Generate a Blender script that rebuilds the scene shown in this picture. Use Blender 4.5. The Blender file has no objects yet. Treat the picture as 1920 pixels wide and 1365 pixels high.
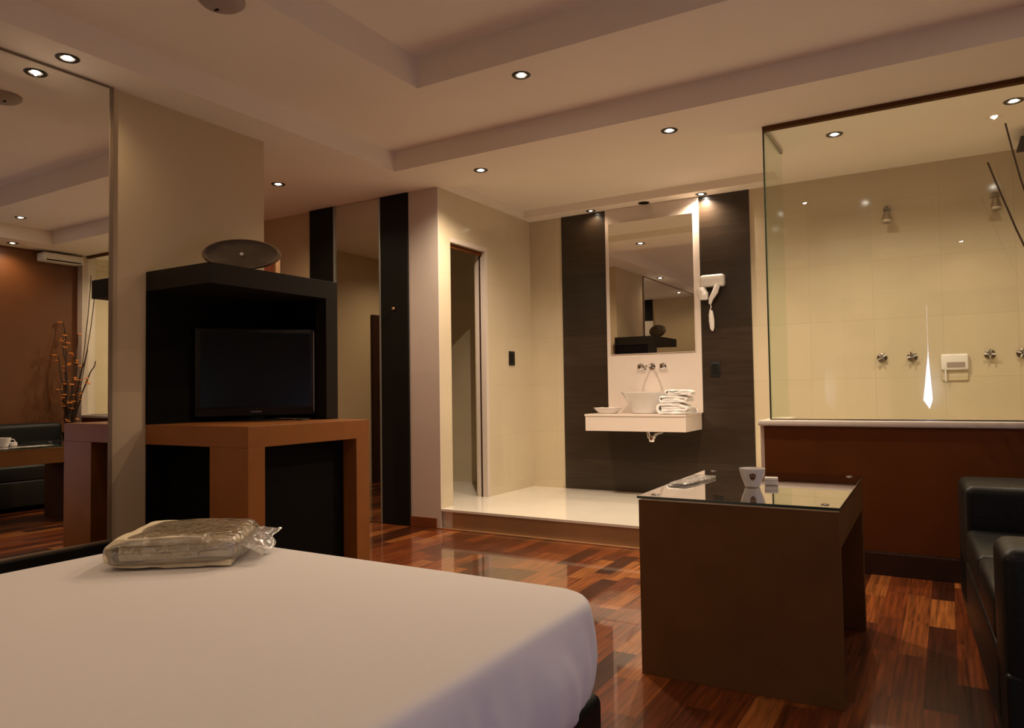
import bpy, bmesh, math, random
from mathutils import Vector, Matrix, noise
random.seed(7)
PI = math.pi
SC = bpy.context.scene
COL = SC.collection

# ---------------------------------------------------------------- camera
cam = bpy.data.cameras.new('camera'); camo = bpy.data.objects.new('camera', cam); COL.objects.link(camo)
cam.sensor_width = 36; cam.lens = 1365.77 / 1920 * 36; cam.clip_start = 0.02
camo.matrix_world = Matrix.Translation((0, 0, 1.12)) @ Matrix.Rotation(0.537597, 4, 'Z') @ Matrix.Rotation(PI / 2 + 0.036571, 4, 'X') @ Matrix.Rotation(-0.01486, 4, 'Z')
SC.camera = camo
# ---------------------------------------------------------------- world, exposure
w = bpy.data.worlds.new('world'); SC.world = w; w.use_nodes = True
w.node_tree.nodes['Background'].inputs[0].default_value = (0.5, 0.65, 1, 1)
w.node_tree.nodes['Background'].inputs[1].default_value = 0.6
SC.view_settings.view_transform = 'Standard'; SC.view_settings.look = 'None'
SC.view_settings.gamma = 1; SC.view_settings.use_curve_mapping = False
SC.view_settings.exposure = 1.02
WARM = (1.0, 0.74, 0.49); COOL = (1.0, 0.80, 0.60)
LAMP_W = 26.0      # watts of one ceiling spot

# ---------------------------------------------------------------- materials
def mat(name, col, rough=0.5, metal=0.0, spec=0.5, coat=0.0, coat_r=0.05, trans=0.0, var=0.0, vscale=3.0, bump=0.0, bscale=30.0, emit=None, es=0.0, sheen=0.0, alpha=1.0):
    m = bpy.data.materials.new(name); m.use_nodes = True
    nt = m.node_tree; b = nt.nodes['Principled BSDF']
    b.inputs['Base Color'].default_value = (*col, 1); b.inputs['Roughness'].default_value = rough
    b.inputs['Metallic'].default_value = metal; b.inputs['Specular IOR Level'].default_value = spec
    b.inputs['Coat Weight'].default_value = coat; b.inputs['Coat Roughness'].default_value = coat_r
    b.inputs['Transmission Weight'].default_value = trans; b.inputs['Sheen Weight'].default_value = sheen
    if emit: b.inputs['Emission Color'].default_value = (*emit, 1); b.inputs['Emission Strength'].default_value = es
    tc = nt.nodes.new('ShaderNodeNewGeometry')
    if var > 0:
        n = nt.nodes.new('ShaderNodeTexNoise'); n.inputs['Scale'].default_value = vscale; n.inputs['Detail'].default_value = 4
        nt.links.new(tc.outputs['Position'], n.inputs['Vector'])
        r = nt.nodes.new('ShaderNodeMapRange'); r.inputs[1].default_value = 0.3; r.inputs[2].default_value = 0.7
        r.inputs[3].default_value = 1 - var; r.inputs[4].default_value = 1 + var
        nt.links.new(n.outputs['Fac'], r.inputs[0])
        mx = nt.nodes.new('ShaderNodeMix'); mx.data_type = 'RGBA'; mx.blend_type = 'MULTIPLY'; mx.inputs[0].default_value = 1
        mx.inputs[6].default_value = (*col, 1); nt.links.new(r.outputs[0], mx.inputs[7])
        nt.links.new(mx.outputs[2], b.inputs['Base Color'])
    if bump > 0:
        n2 = nt.nodes.new('ShaderNodeTexNoise'); n2.inputs['Scale'].default_value = bscale; n2.inputs['Detail'].default_value = 3
        nt.links.new(tc.outputs['Position'], n2.inputs['Vector'])
        bp = nt.nodes.new('ShaderNodeBump'); bp.inputs['Strength'].default_value = bump; bp.inputs['Distance'].default_value = 0.01
        nt.links.new(n2.outputs['Fac'], bp.inputs['Height']); nt.links.new(bp.outputs[0], b.inputs['Normal'])
    return m

def node(nt, t, **kw):
    n = nt.nodes.new(t)
    for k, v in kw.items(): setattr(n, k, v)
    return n
def mth(nt, op, a, b=None):
    n = nt.nodes.new('ShaderNodeMath'); n.operation = op
    for i, v in enumerate((a, b)):
        if v is None: continue
        if isinstance(v, (int, float)): n.inputs[i].default_value = v
        else: nt.links.new(v, n.inputs[i])
    return n.outputs[0]

def parquet():
    m = mat('varnished_parquet', (0.2, 0.06, 0.02), rough=0.32, coat=1.0, coat_r=0.035)
    nt = m.node_tree; b = nt.nodes['Principled BSDF']
    g = nt.nodes.new('ShaderNodeNewGeometry'); s = nt.nodes.new('ShaderNodeSeparateXYZ'); nt.links.new(g.outputs['Position'], s.inputs[0])
    W, L = 0.105, 0.50
    u = mth(nt, 'DIVIDE', s.outputs[0], W); cu = mth(nt, 'FLOOR', u)
    wn = nt.nodes.new('ShaderNodeTexWhiteNoise'); wn.noise_dimensions = '1D'; nt.links.new(cu, wn.inputs['W'])
    v = mth(nt, 'ADD', mth(nt, 'DIVIDE', s.outputs[1], L), wn.outputs['Value']); cv = mth(nt, 'FLOOR', v)
    cx = nt.nodes.new('ShaderNodeCombineXYZ'); nt.links.new(cu, cx.inputs[0]); nt.links.new(cv, cx.inputs[1])
    w2 = nt.nodes.new('ShaderNodeTexWhiteNoise'); w2.noise_dimensions = '2D'; nt.links.new(cx.outputs[0], w2.inputs['Vector'])
    ramp = nt.nodes.new('ShaderNodeValToRGB'); e = ramp.color_ramp.elements
    e[0].position = 0; e[0].color = (0.045, 0.010, 0.003, 1); e[1].position = 1; e[1].color = (0.40, 0.135, 0.030, 1)
    for p, c in ((0.3, (0.12, 0.026, 0.006, 1)), (0.6, (0.20, 0.045, 0.009, 1)), (0.85, (0.27, 0.075, 0.016, 1))):
        q = ramp.color_ramp.elements.new(p); q.color = c
    nt.links.new(w2.outputs['Value'], ramp.inputs[0])
    # grain along the stave
    mp = nt.nodes.new('ShaderNodeMapping'); mp.inputs['Scale'].default_value = (75, 3.0, 1); nt.links.new(g.outputs['Position'], mp.inputs[0])
    ad = nt.nodes.new('ShaderNodeVectorMath'); ad.operation = 'ADD'; nt.links.new(mp.outputs[0], ad.inputs[0]); nt.links.new(w2.outputs['Color'], ad.inputs[1])
    nz = nt.nodes.new('ShaderNodeTexNoise'); nz.inputs['Scale'].default_value = 1; nz.inputs['Detail'].default_value = 5; nt.links.new(ad.outputs[0], nz.inputs['Vector'])
    mr = nt.nodes.new('ShaderNodeMapRange'); mr.inputs[1].default_value = 0.25; mr.inputs[2].default_value = 0.75; mr.inputs[3].default_value = 0.22; mr.inputs[4].default_value = 1.75
    nt.links.new(nz.outputs['Fac'], mr.inputs[0])
    mx = node(nt, 'ShaderNodeMix', data_type='RGBA', blend_type='MULTIPLY'); mx.inputs[0].default_value = 1
    nt.links.new(ramp.outputs[0], mx.inputs[6]); nt.links.new(mr.outputs[0], mx.inputs[7])
    # joints
    fu = mth(nt, 'FRACT', u); fv = mth(nt, 'FRACT', v)
    ju = mth(nt, 'LESS_THAN', mth(nt, 'MINIMUM', fu, mth(nt, 'SUBTRACT', 1, fu)), 0.012)
    jv = mth(nt, 'LESS_THAN', mth(nt, 'MINIMUM', fv, mth(nt, 'SUBTRACT', 1, fv)), 0.0025)
    j = mth(nt, 'MAXIMUM', ju, jv)
    m2 = node(nt, 'ShaderNodeMix', data_type='RGBA'); nt.links.new(mth(nt, 'MULTIPLY', j, 0.6), m2.inputs[0])
    nt.links.new(mx.outputs[2], m2.inputs[6]); m2.inputs[7].default_value = (0.02, 0.006, 0.003, 1)
    nt.links.new(m2.outputs[2], b.inputs['Base Color'])
    bp = nt.nodes.new('ShaderNodeBump'); bp.inputs['Strength'].default_value = 0.06; bp.inputs['Distance'].default_value = 0.003
    nt.links.new(w2.outputs['Value'], bp.inputs['Height']); nt.links.new(bp.outputs[0], b.inputs['Normal'])
    return m

def tiles(name, col, grout, sx, sz, ox, oz, gw=0.004, rough=0.12, axes=(0, 2), var=0.08, coat=0.0, streak=None):
    """rectangular tiles on two world axes, each with its own slight tone"""
    m = mat(name, col, rough=rough, coat=coat)
    nt = m.node_tree; b = nt.nodes['Principled BSDF']
    g = nt.nodes.new('ShaderNodeNewGeometry'); s = nt.nodes.new('ShaderNodeSeparateXYZ'); nt.links.new(g.outputs['Position'], s.inputs[0])
    u = mth(nt, 'DIVIDE', mth(nt, 'SUBTRACT', s.outputs[axes[0]], ox), sx); v = mth(nt, 'DIVIDE', mth(nt, 'SUBTRACT', s.outputs[axes[1]], oz), sz)
    cx = nt.nodes.new('ShaderNodeCombineXYZ'); nt.links.new(mth(nt, 'FLOOR', u), cx.inputs[0]); nt.links.new(mth(nt, 'FLOOR', v), cx.inputs[1])
    wn = nt.nodes.new('ShaderNodeTexWhiteNoise'); wn.noise_dimensions = '2D'; nt.links.new(cx.outputs[0], wn.inputs['Vector'])
    mr = nt.nodes.new('ShaderNodeMapRange'); mr.inputs[3].default_value = 1 - var; mr.inputs[4].default_value = 1 + var; nt.links.new(wn.outputs['Value'], mr.inputs[0])
    nz = nt.nodes.new('ShaderNodeTexNoise'); nz.inputs['Detail'].default_value = 5
    if streak:
        mp = nt.nodes.new('ShaderNodeMapping'); mp.inputs['Scale'].default_value = streak; nt.links.new(g.outputs['Position'], mp.inputs[0]); nt.links.new(mp.outputs[0], nz.inputs['Vector']); nz.inputs['Scale'].default_value = 1
    else:
        nt.links.new(g.outputs['Position'], nz.inputs['Vector']); nz.inputs['Scale'].default_value = 4
    m3 = nt.nodes.new('ShaderNodeMapRange'); m3.inputs[1].default_value = 0.3; m3.inputs[2].default_value = 0.7; m3.inputs[3].default_value = 1 - var; m3.inputs[4].default_value = 1 + var
    nt.links.new(nz.outputs['Fac'], m3.inputs[0])
    mx = node(nt, 'ShaderNodeMix', data_type='RGBA', blend_type='MULTIPLY'); mx.inputs[0].default_value = 1; mx.inputs[6].default_value = (*col, 1)
    nt.links.new(mth(nt, 'MULTIPLY', mr.outputs[0], m3.outputs[0]), mx.inputs[7])
    fu = mth(nt, 'FRACT', u); fv = mth(nt, 'FRACT', v)
    ju = mth(nt, 'LESS_THAN', mth(nt, 'MINIMUM', fu, mth(nt, 'SUBTRACT', 1, fu)), gw / sx / 2)
    jv = mth(nt, 'LESS_THAN', mth(nt, 'MINIMUM', fv, mth(nt, 'SUBTRACT', 1, fv)), gw / sz / 2)
    m2 = node(nt, 'ShaderNodeMix', data_type='RGBA'); nt.links.new(mth(nt, 'MAXIMUM', ju, jv), m2.inputs[0])
    nt.links.new(mx.outputs[2], m2.inputs[6]); m2.inputs[7].default_value = (*grout, 1)
    nt.links.new(m2.outputs[2], b.inputs['Base Color'])
    return m

def clear_glass(name, tint=(0.975, 0.99, 0.965), refl=1.0):
    """flat pane: mirror reflection by angle, the rest passes straight through"""
    m = bpy.data.materials.new(name); m.use_nodes = True; nt = m.node_tree
    nt.nodes.remove(nt.nodes['Principled BSDF'])
    g = nt.nodes.new('ShaderNodeNewGeometry'); dp = nt.nodes.new('ShaderNodeVectorMath'); dp.operation = 'DOT_PRODUCT'
    nt.links.new(g.outputs['Normal'], dp.inputs[0]); nt.links.new(g.outputs['Incoming'], dp.inputs[1])
    fr = mth(nt, 'ADD', 0.04, mth(nt, 'MULTIPLY', 0.96, mth(nt, 'POWER', mth(nt, 'SUBTRACT', 1.0, mth(nt, 'ABSOLUTE', dp.outputs['Value'])), 5.0)))
    t = nt.nodes.new('ShaderNodeBsdfTransparent'); t.inputs[0].default_value = (*tint, 1)
    gl = nt.nodes.new('ShaderNodeBsdfGlossy'); gl.inputs['Roughness'].default_value = 0.0; gl.inputs[0].default_value = (1, 1, 1, 1)
    mx = nt.nodes.new('ShaderNodeMixShader')
    nt.links.new(mth(nt, 'MINIMUM', mth(nt, 'MULTIPLY', fr, refl), 1.0), mx.inputs[0]); nt.links.new(t.outputs[0], mx.inputs[1]); nt.links.new(gl.outputs[0], mx.inputs[2])
    nt.links.new(mx.outputs[0], nt.nodes['Material Output'].inputs[0])
    return m

def film(name, haze=0.10):
    m = bpy.data.materials.new(name); m.use_nodes = True; nt = m.node_tree
    nt.nodes.remove(nt.nodes['Principled BSDF'])
    g = nt.nodes.new('ShaderNodeNewGeometry')
    mp = nt.nodes.new('ShaderNodeMapping'); mp.inputs['Scale'].default_value = (18, 18, 18); mp.inputs['Rotation'].default_value = (0, 0, 0.4); nt.links.new(g.outputs['Position'], mp.inputs[0])
    nz = nt.nodes.new('ShaderNodeTexNoise'); nz.inputs['Scale'].default_value = 1; nz.inputs['Detail'].default_value = 4; nz.inputs['Distortion'].default_value = 1.2; nt.links.new(mp.outputs[0], nz.inputs['Vector'])
    bp = nt.nodes.new('ShaderNodeBump'); bp.inputs['Strength'].default_value = 0.9; bp.inputs['Distance'].default_value = 0.02; nt.links.new(nz.outputs['Fac'], bp.inputs['Height'])
    t = nt.nodes.new('ShaderNodeBsdfTransparent'); t.inputs[0].default_value = (0.95, 0.94, 0.92, 1)
    gl = nt.nodes.new('ShaderNodeBsdfGlossy'); gl.inputs['Roughness'].default_value = 0.16; gl.inputs[0].default_value = (1, 1, 1, 1); nt.links.new(bp.outputs[0], gl.inputs['Normal'])
    lw = nt.nodes.new('ShaderNodeLayerWeight'); lw.inputs[0].default_value = 0.45; nt.links.new(bp.outputs[0], lw.inputs['Normal'])
    mx = nt.nodes.new('ShaderNodeMixShader')
    nt.links.new(mth(nt, 'ADD', mth(nt, 'MULTIPLY', lw.outputs['Fresnel'], 0.9), 0.13), mx.inputs[0]); nt.links.new(t.outputs[0], mx.inputs[1]); nt.links.new(gl.outputs[0], mx.inputs[2])
    df = nt.nodes.new('ShaderNodeBsdfTranslucent'); df.inputs[0].default_value = (0.8, 0.78, 0.74, 1)
    d2 = nt.nodes.new('ShaderNodeBsdfDiffuse'); d2.inputs[0].default_value = (0.8, 0.78, 0.74, 1)
    a1 = nt.nodes.new('ShaderNodeMixShader'); a1.inputs[0].default_value = 0.5; nt.links.new(df.outputs[0], a1.inputs[1]); nt.links.new(d2.outputs[0], a1.inputs[2])
    a2 = nt.nodes.new('ShaderNodeMixShader'); a2.inputs[0].default_value = haze; nt.links.new(mx.outputs[0], a2.inputs[1]); nt.links.new(a1.outputs[0], a2.inputs[2])
    nt.links.new(a2.outputs[0], nt.nodes['Material Output'].inputs[0])
    return m

CREAM = (0.66, 0.56, 0.41)
M = dict(
    floor=parquet(),
    ceil=mat('ceiling_plaster', (0.85, 0.76, 0.65), rough=0.9, var=0.02, vscale=1.5),
    plaster=mat('beige_paint', (0.56, 0.44, 0.275), rough=0.75, var=0.03, vscale=1.2),
    column=mat('pale_paint', (0.62, 0.53, 0.45), rough=0.6, var=0.02),
    tile_back=tiles('cream_wall_tile', (0.60, 0.505, 0.345), (0.52, 0.435, 0.29), 0.47, 0.465, -0.01, 1.175, rough=0.1, var=0.03),
    tile_side=tiles('cream_side_tile', (0.62, 0.525, 0.37), (0.57, 0.48, 0.33), 0.47, 0.465, 0.3, 1.175, rough=0.12, axes=(1, 2), var=0.02),
    tile_dark=tiles('dark_slab_tile', (0.030, 0.019, 0.011), (0.014, 0.009, 0.006), 2.4, 0.295, -3.6, 0.165, gw=0.004, rough=0.3, var=0.22, streak=(3, 3, 45)),
    tile_floor=tiles('white_floor_tile', (0.78, 0.72, 0.62), (0.70, 0.63, 0.52), 0.6, 0.6, -3.58, 4.85, gw=0.003, rough=0.12, axes=(0, 1), var=0.02),
    panel=mat('pale_panel', (0.72, 0.62, 0.54), rough=0.35),
    cap=mat('stone_cap', (0.72, 0.65, 0.58), rough=0.25),
    lam=mat('brown_laminate', (0.115, 0.034, 0.007), rough=0.55, spec=.12, var=0.08, vscale=5),
    lam_step=mat('tan_laminate', (0.36, 0.20, 0.09), rough=0.4, var=0.06),
    lam_orange=mat('orange_brown_veneer', (0.25, 0.085, 0.017), rough=0.45, spec=.3, var=0.08, vscale=6),
    lam_table=mat('walnut_veneer', (0.115, 0.048, 0.013), rough=0.55, spec=.12, var=0.08, vscale=7),
    wallwood=mat('red_brown_panelling', (0.14, 0.046, 0.010), rough=0.5, var=0.08, vscale=3),
    skirt=mat('dark_skirting', (0.03, 0.010, 0.005), rough=0.5, spec=.3),
    skirt_red=mat('red_skirting', (0.20, 0.055, 0.018), rough=0.3),
    black=mat('black_lacquer', (0.008, 0.008, 0.006), rough=0.5, spec=.15),
    blackbox=mat('black_veneer', (0.014, 0.010, 0.006), rough=0.6, spec=.12),
    blackmatte=mat('black_lining', (0.005, 0.004, 0.003), rough=0.8, spec=.08),
    leather=mat('black_leather', (0.008, 0.008, 0.007), rough=0.40, spec=.2, bump=0.15, bscale=120),
    sheet=mat('white_sheet', (0.76, 0.72, 0.70), rough=0.85, sheen=0.1, bump=0.05, bscale=9),
    towel=mat('white_towel', (0.86, 0.83, 0.80), rough=0.95, bump=0.3, bscale=160, sheen=0.2),
    blanket=mat('cream_blanket', (0.82, 0.70, 0.47), rough=0.95, bump=0.3, bscale=120, sheen=0.2),
    ceramic=mat('white_ceramic', (0.78, 0.75, 0.72), rough=0.12, coat=0.5),
    plastic=mat('white_plastic', (0.78, 0.74, 0.68), rough=0.3),
    trimbrown=mat('brown_edge_trim', (0.20, 0.14, 0.09), rough=0.45),
    chrome=mat('chrome', (0.75, 0.75, 0.76), rough=0.08, metal=1.0),
    dark_steel=mat('shadowed_steel', (0.16, 0.13, 0.10), rough=0.35, metal=1.0),  # dark metal of the shower tap rosettes
    steel=mat('dull_steel', (0.42, 0.38, 0.33), rough=0.3, metal=1.0),
    alu=mat('aluminium_edge', (0.42, 0.44, 0.40), rough=0.35, metal=0.8),
    mirror=mat('mirror_silver', (0.86, 0.85, 0.80), rough=0.0, metal=1.0),
    mirror2=mat('grey_mirror_silver', (0.66, 0.66, 0.62), rough=0.015, metal=1.0),
    glass=clear_glass('shower_glass'), glass2=clear_glass('return_glass', (0.90, 0.955, 0.91)),
    tglass=clear_glass('table_glass', (0.88, 0.90, 0.88), 1.5),
    glass_edge=mat('glass_edge', (0.02, 0.035, 0.022), rough=0.15),
    film=film('clear_wrapping_film', 0.05), film2=film('cloudy_wrapping_film', 0.32),
    screen=mat('dark_screen', (0.006, 0.006, 0.005), rough=0.25, spec=.25),
    switch=mat('black_switch', (0.010, 0.009, 0.008), rough=0.45, spec=.3),
    ring=mat('dark_bronze_ring', (0.02, 0.016, 0.012), rough=0.3, metal=0.3),
    bulb=mat('lit_bulb', (1, 1, 1), emit=(1, 0.93, 0.82), es=40),
    bulb_dim=mat('dim_bulb', (1, 1, 1), emit=(1, 0.86, 0.66), es=14),
    disc=mat('brown_disc', (0.10, 0.070, 0.042), rough=0.5, var=0.12, vscale=20),
    disc_rim=mat('pale_brown_rim', (0.19, 0.125, 0.07), rough=0.45),
    detector=mat('grey_plastic', (0.34, 0.27, 0.23), rough=0.5),
    twig=mat('dry_twig', (0.055, 0.030, 0.016), rough=0.8),
    blossom=mat('orange_blossom', (0.70, 0.24, 0.04), rough=0.7),
    orange=mat('orange_door', (0.50, 0.12, 0.03), rough=0.4),
    gold=mat('brass_strip', (0.72, 0.46, 0.24), rough=0.3, metal=0.6),
    crest=mat('maroon_print', (0.07, 0.014, 0.012), rough=0.4),
    curtain=mat('dark_curtain', (0.05, 0.035, 0.028), rough=0.9),
    blind=mat('daylit_blind', (0.3, 0.3, 0.3), rough=0.9, emit=(0.88, 0.76, 0.80), es=0.75), blind2=mat('daylit_low_blind', (0.3, 0.3, 0.3), rough=0.9, emit=(0.64, 0.66, 1.0), es=1.0),  # glowing panes of the two added fill windows
    daylight=mat('bright_sky_pane', (0, 0, 0), emit=(0.62, 0.72, 1.0), es=8),
)

# ---------------------------------------------------------------- mesh helpers
def B(): return bmesh.new()
def box(bm, x0, x1, y0, y1, z0, z1, bev=0.0, seg=2, mtx=None):
    r = bmesh.ops.create_cube(bm, size=1.0)
    vs = r['verts']
    for v in vs:
        v.co = Vector(((x0 + x1) / 2 + v.co.x * (x1 - x0), (y0 + y1) / 2 + v.co.y * (y1 - y0), (z0 + z1) / 2 + v.co.z * (z1 - z0)))
    if bev > 0:
        es = list({e for v in vs for e in v.link_edges})
        r = bmesh.ops.bevel(bm, geom=es, offset=bev, segments=seg, affect='EDGES', profile=0.5)
        vs = list({v for f in r['faces'] for v in f.verts} | {v for v in vs if v.is_valid})
    if mtx: bmesh.ops.transform(bm, matrix=mtx, verts=vs)
    return bm
def lathe(bm, prof, n=32, mtx=None, sx=1, sy=1):
    rings = []
    for (r, z) in prof:
        if r < 1e-6: rings.append([bm.verts.new((0, 0, z))])
        else: rings.append([bm.verts.new((r * sx * math.cos(2 * PI * i / n), r * sy * math.sin(2 * PI * i / n), z)) for i in range(n)])
    for a, b in zip(rings, rings[1:]):
        if len(a) == 1 and len(b) == 1: continue
        for i in range(n):
            j = (i + 1) % n
            if len(a) == 1: bm.faces.new((a[0], b[i], b[j]))
            elif len(b) == 1: bm.faces.new((a[i], b[0], a[j]))
            else: bm.faces.new((a[i], b[i], b[j], a[j]))
    vs = [v for r in rings for v in r]
    if mtx: bmesh.ops.transform(bm, matrix=mtx, verts=vs)
    return bm
def tube(bm, pts, rad, n=8, closed_ends=True):
    pts = [Vector(p) for p in pts]; rr = rad if isinstance(rad, (list, tuple)) else [rad] * len(pts)
    rings = []; up = None
    for i, p in enumerate(pts):
        t = (pts[min(i + 1, len(pts) - 1)] - pts[max(i - 1, 0)]).normalized()
        if up is None: up = t.orthogonal().normalized()
        up = (up - t * up.dot(t))
        up = up.normalized() if up.length > 1e-6 else t.orthogonal().normalized()
        s = t.cross(up)
        rings.append([bm.verts.new(p + (up * math.cos(2 * PI * k / n) + s * math.sin(2 * PI * k / n)) * rr[i]) for k in range(n)])
    for a, b in zip(rings, rings[1:]):
        for k in range(n): bm.faces.new((a[k], a[(k + 1) % n], b[(k + 1) % n], b[k]))
    if closed_ends: bm.faces.new(rings[0][::-1]); bm.faces.new(rings[-1])
    return bm
def obj(name, bm, m, parent=None, smooth=False, auto=True):
    bmesh.ops.recalc_face_normals(bm, faces=bm.faces)
    me = bpy.data.meshes.new(name); bm.to_mesh(me); bm.free()
    me.materials.append(M[m] if isinstance(m, str) else m)
    if smooth:
        for p in me.polygons: p.use_smooth = True
        if auto: me.set_sharp_from_angle(angle=math.radians(42))
    o = bpy.data.objects.new(name, me); COL.objects.link(o)
    if parent: o.parent = parent
    return o
def tag(o, label, cat, group=None, kind=None):
    o['label'] = label; o['category'] = cat
    if group: o['group'] = group
    if kind: o['kind'] = kind
    return o
def thing(name, label, cat, loc=(0, 0, 0), rz=0.0, group=None):
    o = bpy.data.objects.new(name, None); COL.objects.link(o); o.empty_display_size = 0.05
    o.location = loc; o.rotation_euler = (0, 0, rz)
    return tag(o, label, cat, group)
def struct(name, bm, m, parent=None, smooth=False):
    o = obj(name, bm, m, parent, smooth)
    if not parent: o['kind'] = 'structure'
    return o
def copy_tree(o, parent=None):
    c = o.copy(); COL.objects.link(c)
    if parent: c.parent = parent
    for ch in o.children: copy_tree(ch, c)
    return c
RX90 = Matrix.Rotation(PI / 2, 4, 'X')    # lathe axis z -> -y (towards the camera side)
def T(x, y, z): return Matrix.Translation((x, y, z))

# ================================================================= THE SETTING
ZC, Z1, Z2, Z3 = 2.82, 2.972, 3.165, 2.892
YS, YB, XD, XW, XR, YR, XH = 4.85, 6.39, -3.58, -3.90, 1.20, -0.6, -6.2
ZP = 0.165
def level(x, y):
    if -2.72 < x < 0.50 and 0.25 < y < 3.48: return Z2
    if -3.605 < x < 0.742 and -0.2 < y < 4.32: return Z1
    if -3.53 < x < -1.12 and 4.93 < y < 6.20: return Z3
    return ZC
xs = [XH - .1, -3.605, -3.53, -2.72, -1.12, 0.50, 0.742, XR + .1]; ys = [YR - .1, -0.2, 0.25, 3.48, 4.32, 4.93, 6.20, YB + .1]
bm = B()
for i in range(len(xs) - 1):
    for j in range(len(ys) - 1):
        box(bm, xs[i], xs[i + 1], ys[j], ys[j + 1], level((xs[i] + xs[i + 1]) / 2, (ys[j] + ys[j + 1]) / 2), 3.4)
struct('ceiling', bm, 'ceil')
bm = B(); box(bm, XH - .1, XR + .1, YR - .1, YB + .1, -0.1, 0.0); struct('floor', bm, 'floor')
# raised tiled platform with its laminate riser
bm = B(); box(bm, -5.2, XR, YS + 0.02, YB, 0.003, ZP - 0.002); box(bm, XD, -0.99, YS - 0.012, YS + 0.03, ZP - 0.022, ZP, bev=.003)
box(bm, -5.2, XR, YS + 0.03, YB, ZP - .01, ZP)
struct('floor_platform', bm, 'tile_floor')
bm = B(); box(bm, -3.47, -1.03, YS - 0.004, YS + 0.02, 0.012, ZP - 0.022); struct('trim_1', bm, 'lam_step')
bm = B(); box(bm, XD - .04, -1.03, YS - 0.014, YS - 0.004, 0.0, 0.012, bev=.003); struct('trim_2', bm, 'gold')
# walls
bm = B(); box(bm, XW - .15, XW, YR, 3.32, 0, ZC + .02); struct('wall_left', bm, 'plaster')
bm = B(); box(bm, XR, XR + .1, YR, 4.86, 0, ZC + .02); struct('wall_right', bm, 'wallwood')
bm = B(); box(bm, 1.10, XR, 4.84, 5.0, 0, ZC + .02); struct('trim_3', bm, 'column')
bm = B(); box(bm, XR, XR + .1, 4.86, YB, 0, ZC + .02); struct('wall_shower_side', bm, 'tile_side')
bm = B(); box(bm, XH, -3.62, YS, YS + .1, 0, ZC + .02); struct('wall_hall', bm, 'plaster')
bm = B(); box(bm, -3.89, XD, YS - .012, YS - .0005, 0.0, ZC + .02); struct('wall_corner', bm, 'column')
bm = B(); box(bm, XH - .1, XH, 1.2, YS + .1, 0, ZC + .02); struct('wall_hall_end', bm, 'plaster')
bm = B(); box(bm, XH, XW - .15, 1.1, 1.2, 0, ZC + .02); struct('wall_hall_side', bm, 'plaster')
# wall with the doorway (tiled, facing the platform)
D0, D1, DZ = 5.01, 5.555, 2.40
bm = B(); box(bm, XD - .12, XD, YS + .0, D0, 0.16, ZC + .02); box(bm, XD - .12, XD, D1 + .0, YB, ZP - .1, ZC + .02); box(bm, XD - .12, XD, D0, D1, DZ, ZC + .02)
struct('wall_doorway', bm, 'tile_side')
d = bpy.data.objects.new('door_1', None); COL.objects.link(d); d['kind'] = 'structure'
bm = B(); box(bm, XD - .10, XD + .004, D1 - .012, D1 + .03, ZP, DZ + .03); box(bm, XD - .10, XD + .004, D0 - .0, D1 - .012, DZ - .012, DZ + .03); struct('door_frame', bm, 'column', d)
bm = B(); box(bm, XD - .062, XD - .048, D1 - .016, D1 - .011, ZP, DZ - .02); box(bm, XD - .062, XD - .048, D0, D1, DZ - .018, DZ - .011); struct('door_track', bm, 'skirt', d)
bm = B(); box(bm, XD - .045, XD - .03, D0, D1, DZ - .05, DZ - .012); struct('door_header', bm, 'lam', d)
# small room behind the doorway
bm = B(); box(bm, -5.2, -5.1, YS + .1, YB, 0, ZC); struct('wall_toilet_end', bm, 'tile_side')
# back wall
bm = B(); box(bm, -5.2, XR, YB, YB + .1, 0, ZC + .02); struct('wall_back', bm, 'tile_back')
bm = B()
box(bm, -3.217, -2.745, YB - .008, YB + .01, ZP, ZC); box(bm, -1.86, -1.412, YB - .008, YB + .01, ZP, ZC); box(bm, -2.745, -1.86, YB - .008, YB + .01, ZP, 0.90)
struct('wall_dark_tile', bm, 'tile_dark')
# rear wall, behind the camera
bm = B(); box(bm, XW, XR, YR - .1, YR, 0, ZC + .02); struct('wall_rear', bm, 'plaster')
bm = B(); box(bm, -2.99, -2.70, YR, YR + .02, 2.42, ZC); struct('trim_4', bm, 'black')
bm = B(); box(bm, -3.0, -2.70, YR, YR + .02, 2.06, 2.41); struct('trim_9', bm, 'cap')
# low wall under the shower glass
bm = B(); box(bm, -1.04, 1.10, YS + .004, YS + .12, 0.13, 0.872); struct('wall_low', bm, 'column')
bm = B(); box(bm, -1.015, 1.198, YS - .006, YS + .004, 0.137, 0.868); struct('trim_5', bm, 'lam')
bm = B(); box(bm, -1.05, 1.10, YS - .016, YS + .14, 0.872, 0.905, bev=.004); struct('trim_6', bm, 'cap', smooth=True)
bm = B(); box(bm, -1.02, 1.198, YS - .018, YS + .004, 0.0, 0.13, bev=.003); struct('baseboard_low_wall', bm, 'skirt')
bm = B(); box(bm, -3.89, XD - .04, YS - .024, YS - .012, 0.0, 0.085, bev=.002); struct('baseboard_hall', bm, 'skirt_red')
bm = B(); box(bm, XR - .012, XR, YR, 4.84, 0.0, 0.10, bev=.002); struct('baseboard_right', bm, 'skirt')
# plinth under the big mirror
bm = B(); box(bm, XW, XW + .06, YR, 2.29, 0, 0.344, bev=.004); struct('trim_7', bm, 'black')
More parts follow.
